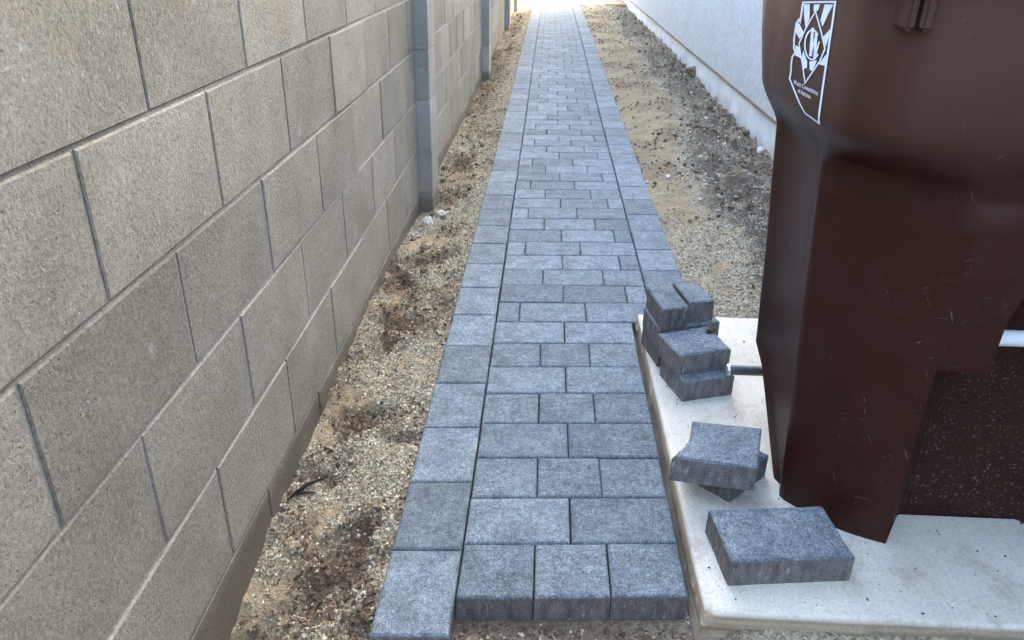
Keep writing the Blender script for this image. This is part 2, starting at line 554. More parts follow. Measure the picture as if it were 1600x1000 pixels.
def np_mesh(name, verts, faces, mat, smooth=False):
    me = bpy.data.meshes.new(name)
    k = faces.shape[1]
    me.vertices.add(len(verts)); me.vertices.foreach_set('co', verts.astype(np.float32).ravel())
    me.loops.add(faces.size); me.loops.foreach_set('vertex_index', faces.astype(np.int32).ravel())
    me.polygons.add(len(faces)); me.polygons.foreach_set('loop_start', np.arange(0, faces.size, k, dtype=np.int32))
    me.polygons.foreach_set('use_smooth', np.full(len(faces), smooth, dtype=bool))
    me.materials.append(mat)
    me.update(); me.validate()
    return me


me = np_mesh('ground', verts, q, M['soil'], True)
for nm, arr in (('gravelness', gg), ('moist', gm), ('greyness', gy_)):
    a = me.attributes.new(nm, 'FLOAT', 'POINT'); a.data.foreach_set('value', arr.astype(np.float32).ravel())
tag(link('ground', me), kind='structure')

# wide plain round the place
me = mesh('terrain', [(-400, -400, -.26), (400, -400, -.26), (400, 400, -.26), (-400, 400, -.26)], [(0, 1, 2, 3)], M['soil'])
tag(link('terrain', me), kind='structure')
# sunlit yard beyond the end of the passage and the pale driveway across it
bm = bmesh.new(); bm_box(bm, -30, -.66, 10, 60, -.25, .005); bm_box(bm, -.655, 30, 15.205, 60, -.25, .002)
me = bm_mesh('yard_soil', bm, M['yard'])
tag(link('yard_soil', me), kind='structure')
bm = bmesh.new(); bm_box(bm, -.27, .62, 14.42, 15.9, -.2, .045); bm_box(bm, -.27, 6, 15.91, 22, -.2, .045)
tag(link('driveway', bm_mesh('driveway', bm, M['drive'])), kind='structure')

# ------------------------------------------------------------------ paver path
SK = .065                      # the rows run very slightly askew


def paver_mesh(name, w, d, h=.06, ch=.0055, g=.0011, skew=SK, jit=0):
    """top at z=0, origin at the centre of the top"""
    w -= 2 * g; d -= 2 * g
    def ring(ww, dd, z): return [(sx * ww / 2, sy * dd / 2 + skew * sx * ww / 2, z) for sx, sy in ((-1, -1), (1, -1), (1, 1), (-1, 1))]
    v = ring(w - 2 * ch, d - 2 * ch, 0) + ring(w - .6 * ch, d - .6 * ch, -.0022) + ring(w, d, -ch) + ring(w, d, -h)
    f = [(0, 1, 2, 3)]; mi = [0]
    for r in range(3):
        for k in range(4):
            f.append((r * 4 + k, (r + 1) * 4 + k, (r + 1) * 4 + (k + 1) % 4, r * 4 + (k + 1) % 4)[::1]); mi.append(0 if r < 2 else 1)
    f.append((15, 14, 13, 12)); mi.append(1)
    return mesh(name, v, f, [M['pface'], M['pside']], mi)


MOD = .1436
PM = {n: paver_mesh('paver_' + n, w, MOD) for n, w in (('square', .1443), ('long', .2165), ('half', .072))}
PM['kerb'] = paver_mesh('paver_edge', .141, .2145, skew=0)
PM['kerb'] = paver_mesh('paver_edge', .141, .2145, skew=SK)
path = tag(empty('path', (0, 0, 0)), kind='structure')
plist = []                     # (y, x, mesh key)
Y0, X0, XS = 1.050, -.136, .0


def row_y(k, x): return Y0 + (k + .5) * MOD + SK * (x - X0)


W = dict(square=.1443, long=.2165, half=.072)
pat = {0: 'SSS', 1: 'LL', 2: 'SSS', 3: 'LL', 4: 'SSS', 5: 'LL', 6: 'SSS', 7: 'LL'}
seq = {8: 'HLL', 9: 'LLH', 10: 'SLS', 11: 'LLH', 12: 'HLL', 13: 'LLH', 14: 'SLS', 15: 'HLL', 16: 'LLH', 17: 'SLS', 18: 'HLL', 19: 'LLH', 20: 'SLS', 21: 'HLL',
       22: 'LLH', 23: 'SLS', 24: 'HLL', 25: 'LLH', 26: 'SLS', 27: 'HLL', 28: 'LLH', 29: 'SLS', 30: 'LLH', 31: 'HLL', 32: 'LLH', 33: 'SLS', 34: 'HLL', 35: 'LLH', 36: 'SLS'}
NR = 93
for k in range(NR):
    p = pat.get(k) or seq.get(k) or ('HLL', 'LLH', 'SLS')[(k - 37) % 3]
    x = X0
    for c in p:
        n = {'S': 'square', 'L': 'long', 'H': 'half'}[c]
        xc = x + W[n] / 2
        plist.append((row_y(k, xc), xc, n))
        x += W[n]
yy = .957
for k in range(64):
    plist.append((yy + .1072, -.2065 - .0015, 'kerb')); yy += .2145
yy = row_y(8, .43) - MOD / 2
for k in range(58):
    if yy < 14.3: plist.append((yy + .1072, .3695 + .0725, 'kerb'))
    yy += .2145
plist = [p for p in plist if p[0] < 14.42]
plist.sort()


def place(y, x):
    z = rise(y)
    sl = (rise(y + .05) - rise(y - .05)) / .1
    return (x + random.uniform(-.0008, .0008), y + random.uniform(-.0008, .0008), z + random.uniform(-.0012, .0012)), \
           (sl + random.uniform(-.004, .004), random.uniform(-.004, .004), random.uniform(-.004, .004))


for y, x, n in plist[:299]:
    o = link('paver', PM[n], path)
    o.location, o.rotation_euler = place(y, x)
bm = bmesh.new()
for y, x, n in plist[299:]:
    loc, rot = place(y, x)
    t0 = len(bm.verts)
    bm.from_mesh(PM[n]); bm.verts.ensure_lookup_table()
    mt = Matrix.Translation(loc) @ Matrix.Rotation(rot[2], 4, 'Z') @ Matrix.Rotation(rot[0], 4, 'X')
    bmesh.ops.transform(bm, matrix=mt, verts=bm.verts[t0:])
me = bpy.data.meshes.new('far_pavers'); bm.to_mesh(me); bm.free()
me.materials.append(M['pface']); me.materials.append(M['pside'])
tag(link('far_pavers', me, path), kind='stuff')
# sand bed under the pavers
bm = bmesh.new(); bm_box(bm, -.268, .288, 1.06, 2.235, -.13, -.064); bm_box(bm, -.268, .492, 2.24, 14.4, -.13, -.064)
link('bedding', bm_mesh('bedding', bm, M['soil']), path)

# ------------------------------------------------------------------ block wall
wall = tag(empty('block_wall', (WX, 3.5, -.1)), 'long grey concrete block wall with pilasters along the left of the path', 'wall')
WO = Vector((WX, 3.5, -.1))
PITCHZ, PITCHY, JNT = .214, .409, .0072


def block_mesh(name, l, h, mat, dep=.15, ch=.0028):
    """front face at x=0 looking +X, centred in y and z, chipped arrises"""
    def ring(a, b, x): return [(x, sy * a / 2, sz * b / 2) for sy, sz in ((-1, -1), (1, -1), (1, 1), (-1, 1))]
    v = ring(l - 2 * ch, h - 2 * ch, 0) + ring(l, h, -ch * .9) + ring(l, h, -dep)
    f = [(0, 1, 2, 3)]
    for r in range(2):
        for k in range(4):
            f.append((r * 4 + k, (r + 1) * 4 + k, (r + 1) * 4 + (k + 1) % 4, r * 4 + (k + 1) % 4))
    return mesh(name, v, f, mat)


YEND = 13.72
pil_y = [3.52, 7.18, 10.84, 13.55]
bcache = {}
upper = bmesh.new()
nblocks = 0
for ci in range(-1, 8):                                 # course bottom at ci*PITCHZ
    zb = ci * PITCHZ
    y = -1.53 + (.0 if ci % 2 == 0 else PITCHY / 2) + (.925 + 1.53) % PITCHY
    y = .925 - PITCHY * 6 + (0 if ci % 2 == 1 else PITCHY / 2)
    while y < YEND:
        y1 = min(y + PITCHY, YEND)
        l = round(y1 - y - JNT, 4)
        if l > .03 and y > -1.4:
            h = PITCHZ - JNT
            loc = Vector((WX + random.uniform(-.0018, .0018), (y + y1) / 2, zb + PITCHZ / 2 + random.uniform(-.0008, .0008)))
            key = (l, h)
            if key not in bcache: bcache[key] = block_mesh('concrete_block', l, h, M['block'])
            if ci < 6:
                o = link('concrete_block', bcache[key], wall, loc - WO)
                o.rotation_euler = (0, random.uniform(-.004, .004), random.uniform(-.003, .003))
                nblocks += 1
            else:
                n0 = len(upper.verts)
                upper.from_mesh(bcache[key]); upper.verts.ensure_lookup_table()
                bmesh.ops.translate(upper, vec=loc - WO, verts=upper.verts[n0:])
        y = y1
me = bpy.data.meshes.new('upper_courses'); upper.to_mesh(me); upper.free(); me.materials.append(M['block'])
tag(link('upper_courses', me, wall), kind='stuff')
bm = bmesh.new(); bm_box(bm, WX - .146, WX - .0034, -1.4, YEND - .004, -.3, 8 * PITCHZ)
bmesh.ops.translate(bm, vec=-WO, verts=bm.verts[:])
link('mortar', bm_mesh('mortar', bm, M['mortar']), wall)
bm = bmesh.new(); bm_box(bm, WX - .17, WX + .02, -1.42, YEND + .02, 8 * PITCHZ + .002, 8 * PITCHZ + .055)
bmesh.ops.translate(bm, vec=-WO, verts=bm.verts[:])
link('wall_cap', bm_mesh('wall_cap', bm, M['pil']), wall)

PW, PP = .203, .062
bm = bmesh.new(); vs = bm_box(bm, 0, PP + .05, 0, PW, 0, PITCHZ - JNT * .8)
bmesh.ops.bevel(bm, geom=bm.edges[:], offset=.003, segments=1, affect='EDGES')
pb_me = bm_mesh('pilaster_block', bm, M['pil'])
for py in pil_y:
    p = empty('pilaster', Vector((WX - .05, py, -.1)) - WO)
    p.parent = wall
    for ci in range(-1, 8):
        o = link('pilaster_block', pb_me, p, (random.uniform(-.001, .001), random.uniform(-.001, .001), .1 + ci * PITCHZ + JNT * .4))
    bm = bmesh.new(); bm_box(bm, .01, PP + .05 - .005, .005, PW - .005, -.2, .1 + 8 * PITCHZ)
    link('mortar', bm_mesh('pilaster_mortar', bm, M['mortar']), p)

# ------------------------------------------------------------------ house on the right
house = tag(empty('stucco_house', (HX, 6, -.1)), 'pale stucco house wall above a low concrete stem wall', 'house')
HO = Vector((HX, 6, -.1))
HY0, HY1 = -4.0, 16.0


def hpart(name, x0, x1, y0, y1, z0, z1, mat):
    bm = bmesh.new(); bm_box(bm, x0, x1, y0, y1, z0, z1)
    bmesh.ops.translate(bm, vec=-HO, verts=bm.verts[:])
    return link(name, bm_mesh(name, bm, mat), house)


ny_ = 500; nz_ = 14                                      # the concrete stem wall keeps its uneven face
gy2, gz2 = np.meshgrid(np.linspace(HY0, HY1, ny_), np.linspace(-.35, .108, nz_))
gx2 = HX + (fbm(gy2 * 3, gz2 * 9, 3) - .5) * .012 - .012 * sm(.05, -.25, gz2)
v = np.stack([gx2.ravel(), gy2.ravel(), gz2.ravel()], 1) - np.array(HO)
i2 = np.arange(ny_ * nz_).reshape(nz_, ny_)
f = np.stack([i2[:-1, :-1].ravel(), i2[1:, :-1].ravel(), i2[1:, 1:].ravel(), i2[:-1, 1:].ravel()], 1)
link('stem_wall', np_mesh('stem_wall', v, f, M['stem'], True), house)
hpart('stem_core', HX + .012, HX + 6, HY0 + .01, HY1 - .01, -.35, .106, M['stem'])
hpart('weep_screed', HX - .020, HX + .03, HY0, HY1, .110, .118, M['screed'])
hpart('wall', HX - .014, HX + 6, HY0, HY1, .120, 3.0, M['stucco'])
bm = bmesh.new()                                         # low hipped roof with a small eave
e = .32
b = [bm.verts.new(p) for p in ((HX - .014 - e, HY0 - e, 3.0), (HX + 6 + e, HY0 - e, 3.0), (HX + 6 + e, HY1 + .05, 3.0), (HX - .014 - e, HY1 + .05, 3.0))]
b2 = [bm.verts.new(p.co + Vector((0, 0, .16))) for p in b]
r_ = [bm.verts.new(p) for p in ((HX + 3, HY0 + 3, 4.4), (HX + 3, HY1 - 3, 4.4))]
bm.faces.new(b[::-1])
for k in range(4): bm.faces.new((b[k], b[(k + 1) % 4], b2[(k + 1) % 4], b2[k]))
bm.faces.new((b2[0], b2[1], r_[0])); bm.faces.new((b2[1], b2[2], r_[1], r_[0])); bm.faces.new((b2[2], b2[3], r_[1])); bm.faces.new((b2[3], b2[0], r_[0], r_[1]))
bmesh.ops.translate(bm, vec=-HO, verts=bm.verts[:])
link('roof', bm_mesh('roof', bm, M['roof']), house)

hpart('added_sky_blocker', WX - .2, HX - .03, -3.9, -1.75, -.3, 1.5, M['stucco'])  # made-up wall behind the camera, added to darken the faces turned towards it

# ------------------------------------------------------------------ concrete slab
SZ = .025
SX0, SX1, SY0, SY1 = .314, 1.392, 1.018, 2.236


def edge_spaced(a, b, n, r):
    e = [0, .0012, .003, .006, .010, .015, .022]
    return np.unique(np.concatenate([a + np.array(e), b - np.array(e), np.linspace(a + .03, b - .03, n)]))


sx = edge_spaced(SX0, SX1, 60, .014); sy_ = edge_spaced(SY0, SY1, 80, .014)
A, B = np.meshgrid(sx, sy_)
d = np.minimum(np.minimum(A - SX0, SX1 - A), np.minimum(B - SY0, SY1 - B))
r = .008 + .007 * (fbm(A * 14, B * 14, 3) - .5)
zt = SZ - np.where(d < r, r - np.sqrt(np.maximum(r * r - (r - np.clip(d, 0, None)) ** 2, 0)), 0) + (fbm(A * 5, B * 5, 3) - .5) * .003
chip = np.exp(-((A - SX0) / .02) ** 2 - ((B - SY0) / .025) ** 2)
zt = zt - chip * .03 * fbm(A * 90, B * 90, 3)
top = np.stack([A, B, zt], -1)
nyv, nxv = A.shape
V = [tuple(p) for p in top.reshape(-1, 3)]
I = np.arange(nxv * nyv).reshape(nyv, nxv)
F = [(I[j, i], I[j, i + 1], I[j + 1, i + 1], I[j + 1, i]) for j in range(nyv - 1) for i in range(nxv - 1)]
loop = [I[0, i] for i in range(nxv)] + [I[j, nxv - 1] for j in range(1, nyv)] + [I[nyv - 1, i] for i in range(nxv - 2, -1, -1)] + [I[j, 0] for j in range(nyv - 2, 0, -1)]
prev = loop
for lv in range(1, 8):
    cur = []
    for k in loop:
        x, y, z = V[k]
        zz = SZ - .010 - (lv) * .018
        j = (float(fbm(x * 40 + y * 40, zz * 50, 3)) - .5) * .010 + .004 * math.sin(lv * 2.1)
        ox = oy = 0
        if abs(x - SX0) < 1e-6: ox = -.002 * lv - j
        if abs(y - SY0) < 1e-6: oy = -.001 * lv - j
        V.append((x + ox, y + oy, zz)); cur.append(len(V) - 1)
    for k in range(len(loop)):
        F.append((prev[k], cur[k], cur[(k + 1) % len(loop)], prev[(k + 1) % len(loop)]))
    prev = cur
slab = link('concrete_slab', mesh('concrete_slab', V, F, M['slab'], angle=38))
tag(slab, kind='structure')

# ------------------------------------------------------------------ loose pavers on the slab


def loose(pts, zt, h=.06, ch=.004, label='', seed=0, name='loose_paver'):
    """pts: outline of the top (counter-clockwise), zt: height of the top (one value or one per corner)"""
    if seed == 1:                                        # true right angles
        c_ = [sum(p[i] for p in pts) / 4 for i in (0, 1)]
        ax_ = (Vector(pts[1]) - Vector(pts[0]) + Vector(pts[2]) - Vector(pts[3])) / 2
        bx_ = (Vector(pts[3]) - Vector(pts[0]) + Vector(pts[2]) - Vector(pts[1])) / 2
        th = (math.atan2(ax_.y, ax_.x) + math.atan2(bx_.y, bx_.x) - math.pi / 2) / 2
        u_ = Vector((math.cos(th), math.sin(th))) * ax_.length / 2; w_ = Vector((-math.sin(th), math.cos(th))) * bx_.length / 2
        pts = [Vector(c_) + a_ * u_ + b_ * w_ for a_, b_ in ((-1, -1), (1, -1), (1, 1), (-1, 1))]
    n = len(pts)
    rr = random.Random(seed)
    zs = zt if isinstance(zt, (list, tuple)) else [zt] * n
    P = [Vector((p[0], p[1])) for p in pts]
    # split the edges so that the arris can be slightly worn
    Q, Z = [], []
    for k in range(n):
        a, b = P[k], P[(k + 1) % n]
        m_ = max(1, int((b - a).length / .018))
        for j in range(m_):
            f_ = j / m_
            Q.append(a.lerp(b, f_)); Z.append(zs[k] * (1 - f_) + zs[(k + 1) % n] * f_)
    c = sum(Q, Vector((0, 0))) / len(Q)
    zb = min(zs) - h
    N = len(Q)
    def off(i, d):
        a = (Q[i] - Q[i - 1]).normalized(); b = (Q[(i + 1) % N] - Q[i]).normalized()
        n1, n2 = Vector((-a.y, a.x)), Vector((-b.y, b.x))
        return Q[i] + (n1 + n2) * (d / max(.5, 1 + n1.dot(n2)))
    v = []
    for i in range(N):
        wv = ch * (1 + rr.uniform(-.25, .25)); p = off(i, wv); v.append((p.x - c.x, p.y - c.y, Z[i] - zb))
    for i in range(N):
        v.append((Q[i].x - c.x, Q[i].y - c.y, Z[i] - zb - ch * (.8 + rr.uniform(-.2, .5))))
    for i in range(N):
        p = off(i, rr.uniform(-.0006, .0006)); v.append((p.x - c.x, p.y - c.y, Z[i] - h - zb))
    f = [tuple(range(N))]; mi = [0]
    for r in range(2):
        for k in range(N):
            f.append((r * N + k, (r + 1) * N + k, (r + 1) * N + (k + 1) % N, r * N + (k + 1) % N)); mi.append(0 if r == 0 else 1)
    f.append(tuple(range(3 * N - 1, 2 * N - 1, -1))); mi.append(1)
    o = link(name, mesh(name, v, f, [M['pface'], M['pside']], mi), None, (c.x, c.y, zb))
    tag(o, label, 'paver', 'loose pavers on the slab')
    return o


loose([(.364, 1.079), (.591, 1.117), (.585, 1.263), (.355, 1.219)], .085, label='large rectangular grey paver lying alone flat near the front edge of the slab', seed=1)
loose([(.418, 1.322), (.516, 1.42), (.418, 1.518), (.318, 1.42)], .085, label='dark paver mostly hidden underneath the notched grey paver', seed=2)
loose([(.285, 1.325), (.372, 1.306), (.452, 1.289), (.494, 1.431), (.348, 1.458), (.340, 1.420), (.328, 1.382), (.311, 1.356)],
      [.137, .141, .146, .147, .141, .140, .139, .137], label='grey paver with a curved notch in its left side, lying askew on another paver', seed=3)
loose([(.376, 1.719), (.513, 1.763), (.472, 1.895), (.335, 1.853)], .085, label='dark square paver at the bottom of the front pile beside the axle end', seed=4)
loose([(.364, 1.749), (.503, 1.797), (.466, 1.925), (.322, 1.868)], .1455, label='square grey paver on top of the front pile with a dry leaf on it', seed=5)
loose([(.334, 1.897), (.507, 1.952), (.478, 2.086), (.305, 2.036)], .085, label='lowest paver of the rear pile, mostly hidden behind the front pile', seed=6)
loose([(.329, 1.892), (.504, 1.956), (.474, 2.090), (.302, 2.032)], .1455, label='middle paver of the rear pile, carrying two narrow half pavers', seed=7)
loose([(.332, 1.888), (.407, 1.914), (.380, 2.053), (.307, 2.036)], .206, label='left one of two narrow half pavers on top of the rear pile', seed=8)
loose([(.413, 1.943), (.483, 1.961), (.452, 2.100), (.386, 2.084)], .206, label='right one of two narrow half pavers on top of the rear pile', seed=9)

# ------------------------------------------------------------------ rubbish cart
XC = .887
cart = tag(empty('rubbish_cart', (XC, 1.5, SZ)), 'large dark brown plastic wheeled rubbish cart standing on the concrete slab', 'rubbish bin')
CO = Vector((XC, 1.5, SZ))


def lerp_keys(keys, z):
    for (a, va), (b, vb) in zip(keys[:-1], keys[1:]):
        if z <= b: 
            t = min(max((z - a) / (b - a), 0), 1)
            return va + (vb - va) * t
    return keys[-1][1]


REAR = [(SZ, 1.462), (.08, 1.522), (.14, 1.586), (.20, 1.655), (.226, 1.725), (.43, 1.738), (.74, 1.778), (.83, 1.84), (.97, 1.935), (1.08, 1.96)]


def section(z):
    """left half of the outline, from the rear centre to the front centre, absolute x y"""
    t = (z - SZ) / (.74 - SZ)
    tt = min(t, 1.02)
    yr = lerp_keys(REAR, z)
    rx = .531 - .030 * tt; ry = 1.353 + .052 * tt        # ridge
    cx_, cy_ = .705 - .022 * tt, 1.217 - .034 * tt       # front corner of the chamfer
    dep = .013
    low = [(XC, yr), (.70, yr), (rx + .05, yr - .004), (rx + .018, yr - .012), (rx + .006, yr - .035), (rx + .004, yr - .05), (rx + dep, yr - .075),
           (rx + dep, (yr + ry) / 2), (rx + dep, ry + .034), (rx + .004, ry + .016), (rx, ry), (rx + .006, ry - .014)]
    for k in (.2, .36, .52, .68, .84):
        bx = .022 * (1 - .75 * tt) * math.sin(math.pi * k)
        wst = .020 * math.exp(-((z - .748) / .032) ** 2) * math.sin(math.pi * min(1, .15 + k))
        low.append((rx + (cx_ - rx) * k - (bx - wst) * .62, ry + (cy_ - ry) * k - (bx - wst) * .78))
    cy_ += .012 * math.exp(-((z - .748) / .032) ** 2)
    low.append((cx_, cy_))
    ew = lerp_keys([(SZ, .107), (.535, .107), (.60, .092), (.645, .06), (.70, .06), (1.1, .107)], z)
    low += [(XC - ew, cy_ - .002), (XC - ew * .5, cy_ - .003), (XC, cy_ - .003)]
    u = (z - .84) / .24
    sxx = .461; yf = 1.150 - .012 * u; yr2 = yr
    up = [(XC, yr2), (.68, yr2), (sxx + .08, yr2 - .004), (sxx + .035, yr2 - .02), (sxx + .012, yr2 - .05), (sxx + .003, yr2 - .085), (sxx, yr2 - .13),
          (sxx, 1.52), (sxx, 1.40), (sxx, 1.345), (sxx + .001, 1.31), (sxx + .003, 1.275)]
    rc = .115
    for k in (.12, .3, .5, .7, .88):
        a = math.pi / 2 * k
        up.append((sxx + .003 + rc * (1 - math.cos(a)), yf + .006 + rc * (1 - math.sin(a))))
    up += [(.64, yf + .002), (.78, yf), (.835, yf), (XC, yf)]
    return low, up


ZL = [SZ, .055, .08, .11, .14, .17, .20, .226, .28, .36, .4299, .434, .48, .535, .57, .60, .625, .645, .68, .71, .728, .738, .748, .76, .775, .79, .805, .82, .832, .843, .86, .92, 1.0, 1.06, 1.08]
nl = 21
rows = []
for z in ZL:
    low, up = section(z)
    s = float(sm(.742, .836, z)) ** .8
    half = [(a[0] * (1 - s) + b_[0] * s, a[1] * (1 - s) + b_[1] * s) for a, b_ in zip(low, up)]
    full = half + [(2 * XC - x, y) for x, y in half[-2:0:-1]]
    rows.append([(x - CO.x, y - CO.y, z - CO.z) for x, y in full])
ncol = len(rows[0])
V = [p for r in rows for p in r]
F = []
iC = 17; ie = 18                                        # columns: chamfer end, inner opening edge
cen = 20
for j in range(len(ZL) - 1):
    zm = (ZL[j] + ZL[j + 1]) / 2
    for k in range(ncol):
        kk = min(k, ncol - 1 - k + 0) if False else k
        lo, hi = k, k + 1
        in_wide = iC <= k < 2 * cen - iC
        in_nar = ie <= k < 2 * cen - ie
        if zm < .432 and in_wide: continue
        if .432 < zm < .64 and in_nar: continue
        F.append((j * ncol + k, (j + 1) * ncol + k, (j + 1) * ncol + (k + 1) % ncol, j * ncol + (k + 1) % ncol))
V += [(.122, 1.309 - 1.5, 0), (-.122, 1.309 - 1.5, 0)]
F.append(tuple(range(iC + 1)) + (len(V) - 1, len(V) - 2) + tuple(range(2 * cen - iC, ncol)))      # floor
bm = bmesh.new()
bv = [bm.verts.new(p) for p in V]
for f in F: bm.faces.new([bv[i] for i in f])
# returned lip round the front opening
bmesh.ops.recalc_face_normals(bm, faces=bm.faces[:])
be = [e_ for e_ in bm.edges if len(e_.link_faces) == 1 and max(v.co.z for v in e_.verts) < .7 and all(abs(v.co.x) < .19 and v.co.y < -.2 for v in e_.verts) and not all(v.co.z < .001 for v in e_.verts)]
ex = bmesh.ops.extrude_edge_only(bm, edges=be)
nv = [g_ for g_ in ex['geom'] if isinstance(g_, bmesh.types.BMVert)]
for v_ in nv:
    v_.co.y += .012; v_.co.x *= .975
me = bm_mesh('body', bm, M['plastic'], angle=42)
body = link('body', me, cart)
# lower front recess
bm = bmesh.new()
yb = 1.312
zz = [SZ, .12, .25, .40, .47, .56, .66]
prof = [(-.184, 1.234), (-.178, 1.240), (-.150, 1.270), (-.122, 1.307), (-.112, yb), (0, yb + .001), (.112, yb), (.122, 1.307), (.150, 1.270), (.178, 1.240), (.184, 1.234)]
gr = [[bm.verts.new((px * (1 - .08 * (z - SZ)), py - 1.5 - .02 * (z - SZ), z - SZ)) for px, py in prof] for z in zz]
for j in range(len(zz) - 1):
    for k in range(len(prof) - 1):
        fc = bm.faces.new((gr[j][k], gr[j][k + 1], gr[j + 1][k + 1], gr[j + 1][k]))
        fc.material_index = 0 if zz[j] < .46 else 1
bm.faces.new(gr[-1]).material_index = 1
link('recess_panel', bm_mesh('recess_panel', bm, [M['pebbled'], M['plastic']], angle=40), cart)
# lift bar
bm = bmesh.new(); bm_tube(bm, [(-.172, 1.238 - 1.5, .482 - SZ), (.172, 1.238 - 1.5, .482 - SZ)], .0145, 20)
link('lift_bar', bm_mesh('lift_bar', bm, M['bar'], angle=40), cart)
# rim, lid, handle
bm = bmesh.new()
low, up = section(1.08)
full = up + [(2 * XC - x, y) for x, y in up[-2:0:-1]]
cm = Vector((XC, 1.49))
rings = []
for oz, sc in ((1.050, 1.002), (1.050, 1.045), (1.085, 1.05), (1.085, .985)):
    rings.append([bm.verts.new((cm.x + (x - cm.x) * sc - CO.x, cm.y + (y - cm.y) * sc - CO.y, oz - CO.z)) for x, y in full])
for a, b_ in zip(rings[:-1], rings[1:]):
    for k in range(len(full)): bm.faces.new((a[k], a[(k + 1) % len(full)], b_[(k + 1) % len(full)], b_[k]))
link('rim', bm_mesh('rim', bm, M['plastic'], angle=40), cart)
bm = bmesh.new()
rings = []
for oz, sc in ((1.088, 1.055), (1.112, 1.05), (1.135, .98), (1.150, .75), (1.155, .3)):
    rings.append([bm.verts.new((cm.x + (x - cm.x) * sc - CO.x, cm.y + (y - cm.y) * sc - CO.y, oz - CO.z)) for x, y in full])
for a, b_ in zip(rings[:-1], rings[1:]):
    for k in range(len(full)): bm.faces.new((a[k], a[(k + 1) % len(full)], b_[(k + 1) % len(full)], b_[k]))
bm.faces.new(rings[-1]); bm.faces.new(rings[0][::-1])
link('lid', bm_mesh('lid', bm, M['plastic'], angle=40), cart)
bm = bmesh.new()
bm_tube(bm, [(-.30, 1.80 - 1.5, 1.0), (-.30, 1.90 - 1.5, 1.02), (-.27, 1.915 - 1.5, 1.02), (.27, 1.915 - 1.5, 1.02), (.30, 1.90 - 1.5, 1.02), (.30, 1.80 - 1.5, 1.0)], .016, 12)
link('handle', bm_mesh('handle', bm, M['plastic'], angle=40), cart)
for x0, x1, y0 in ((.487, .502, 1.152), (.506, .522, 1.146)):      # twin ribs under the rim at the front corner
    bm = bmesh.new(); bm_box(bm, x0 - CO.x, x1 - CO.x, y0 - CO.y, 1.205 - CO.y, 0.990 - CO.z, 1.052 - CO.z)
    bmesh.ops.bevel(bm, geom=bm.edges[:], offset=.005, segments=3, affect='EDGES')
    link('rib', bm_mesh('rib', bm, M['plastic'], angle=40), cart)
# axle with its end cap and brackets
AXY, AXZ = 1.70, .136
bm = bmesh.new(); bm_tube(bm, [(.482 - XC, AXY - 1.5, AXZ - SZ), (1.29 - XC, AXY - 1.5, AXZ - SZ)], .0125, 16)
ax = link('axle', bm_mesh('axle', bm, M['steel'], angle=40), cart)
bm = bmesh.new()
bm_tube(bm, [(.470 - XC, AXY - 1.5, AXZ - SZ), (.4725 - XC, AXY - 1.5, AXZ - SZ), (.479 - XC, AXY - 1.5, AXZ - SZ), (.4815 - XC, AXY - 1.5, AXZ - SZ)], [.008, .0145, .0155, .013], 14)
link('axle_cap', bm_mesh('axle_cap', bm, M['zinc'], angle=40), ax)
for sgn in (-1, 1):
    bm = bmesh.new()
    xa, xb = sgn * .29 - .012, sgn * .29 + .012
    a = [(xa, 1.56, .10), (xa, 1.72, .105), (xa, 1.73, .16), (xa, 1.705, .26), (xa, 1.60, .26)]
    va = [bm.verts.new((x, y - 1.5, z - SZ)) for x, y, z in a]; vb = [bm.verts.new((xb, y - 1.5, z - SZ)) for x, y, z in a]
    bm.faces.new(va[::-1]); bm.faces.new(vb)
    for k in range(5): bm.faces.new((va[k], va[(k + 1) % 5], vb[(k + 1) % 5], vb[k]))
    link('axle_bracket', bm_mesh('axle_bracket', bm, M['plastic']), cart)

# printed emblem on the side of the cart: state outline, diamond, rays, monogram, lettering
AU = (-7.04581818e-04, -1.25139394e-04, 1.67092364)
AV = (9.43878788e-05, -1.99448485e-04, .982784545)


from mathutils.bvhtree import BVHTree
BVH = BVHTree.FromPolygons([v.co.copy() for v in body.data.vertices], [tuple(p.vertices) for p in body.data.polygons])


def em(px, py, lift=.0009):
    y = AU[0] * px + AU[1] * py + AU[2]; z = AV[0] * px + AV[1] * py + AV[2]
    hit = BVH.ray_cast(Vector((-2, y - CO.y, z - CO.z)), Vector((1, 0, 0)))[0]
    return Vector((hit.x - lift, y - CO.y, z - CO.z))


bm = bmesh.new()


def poly(pts, lift=.0009):
    vs = [bm.verts.new(em(*p, lift)) for p in pts]
    f_ = bm.faces.new(vs)


def stroke(pts, w, closed=False, lift=.0012):
    P = []
    for i, p in enumerate(pts):
        P.append(Vector(p))
        if i < len(pts) - 1 or closed:
            q_ = Vector(pts[(i + 1) % len(pts)]); k_ = int((q_ - P[-1]).length / 45)
            P += [Vector(p).lerp(q_, (j + 1) / (k_ + 1)) for j in range(k_)]
    n = len(P)
    L, R_ = [], []
    for i in range(n):
        a = P[i - 1] if (i > 0 or closed) else P[i]; b_ = P[(i + 1) % n] if (i < n - 1 or closed) else P[i]
        d1 = (P[i] - a).normalized() if (P[i] - a).length else (b_ - P[i]).normalized()
        d2_ = (b_ - P[i]).normalized() if (b_ - P[i]).length else d1
        t = (d1 + d2_).normalized(); nn = Vector((-t.y, t.x)); k = 1 / max(.45, nn.dot(Vector((-d1.y, d1.x))))
        L.append(bm.verts.new(em(*(P[i] + nn * w / 2 * k), lift))); R_.append(bm.verts.new(em(*(P[i] - nn * w / 2 * k), lift)))
    for i in range(n if closed else n - 1):
        j = (i + 1) % n
        bm.faces.new((L[i], L[j], R_[j], R_[i]))


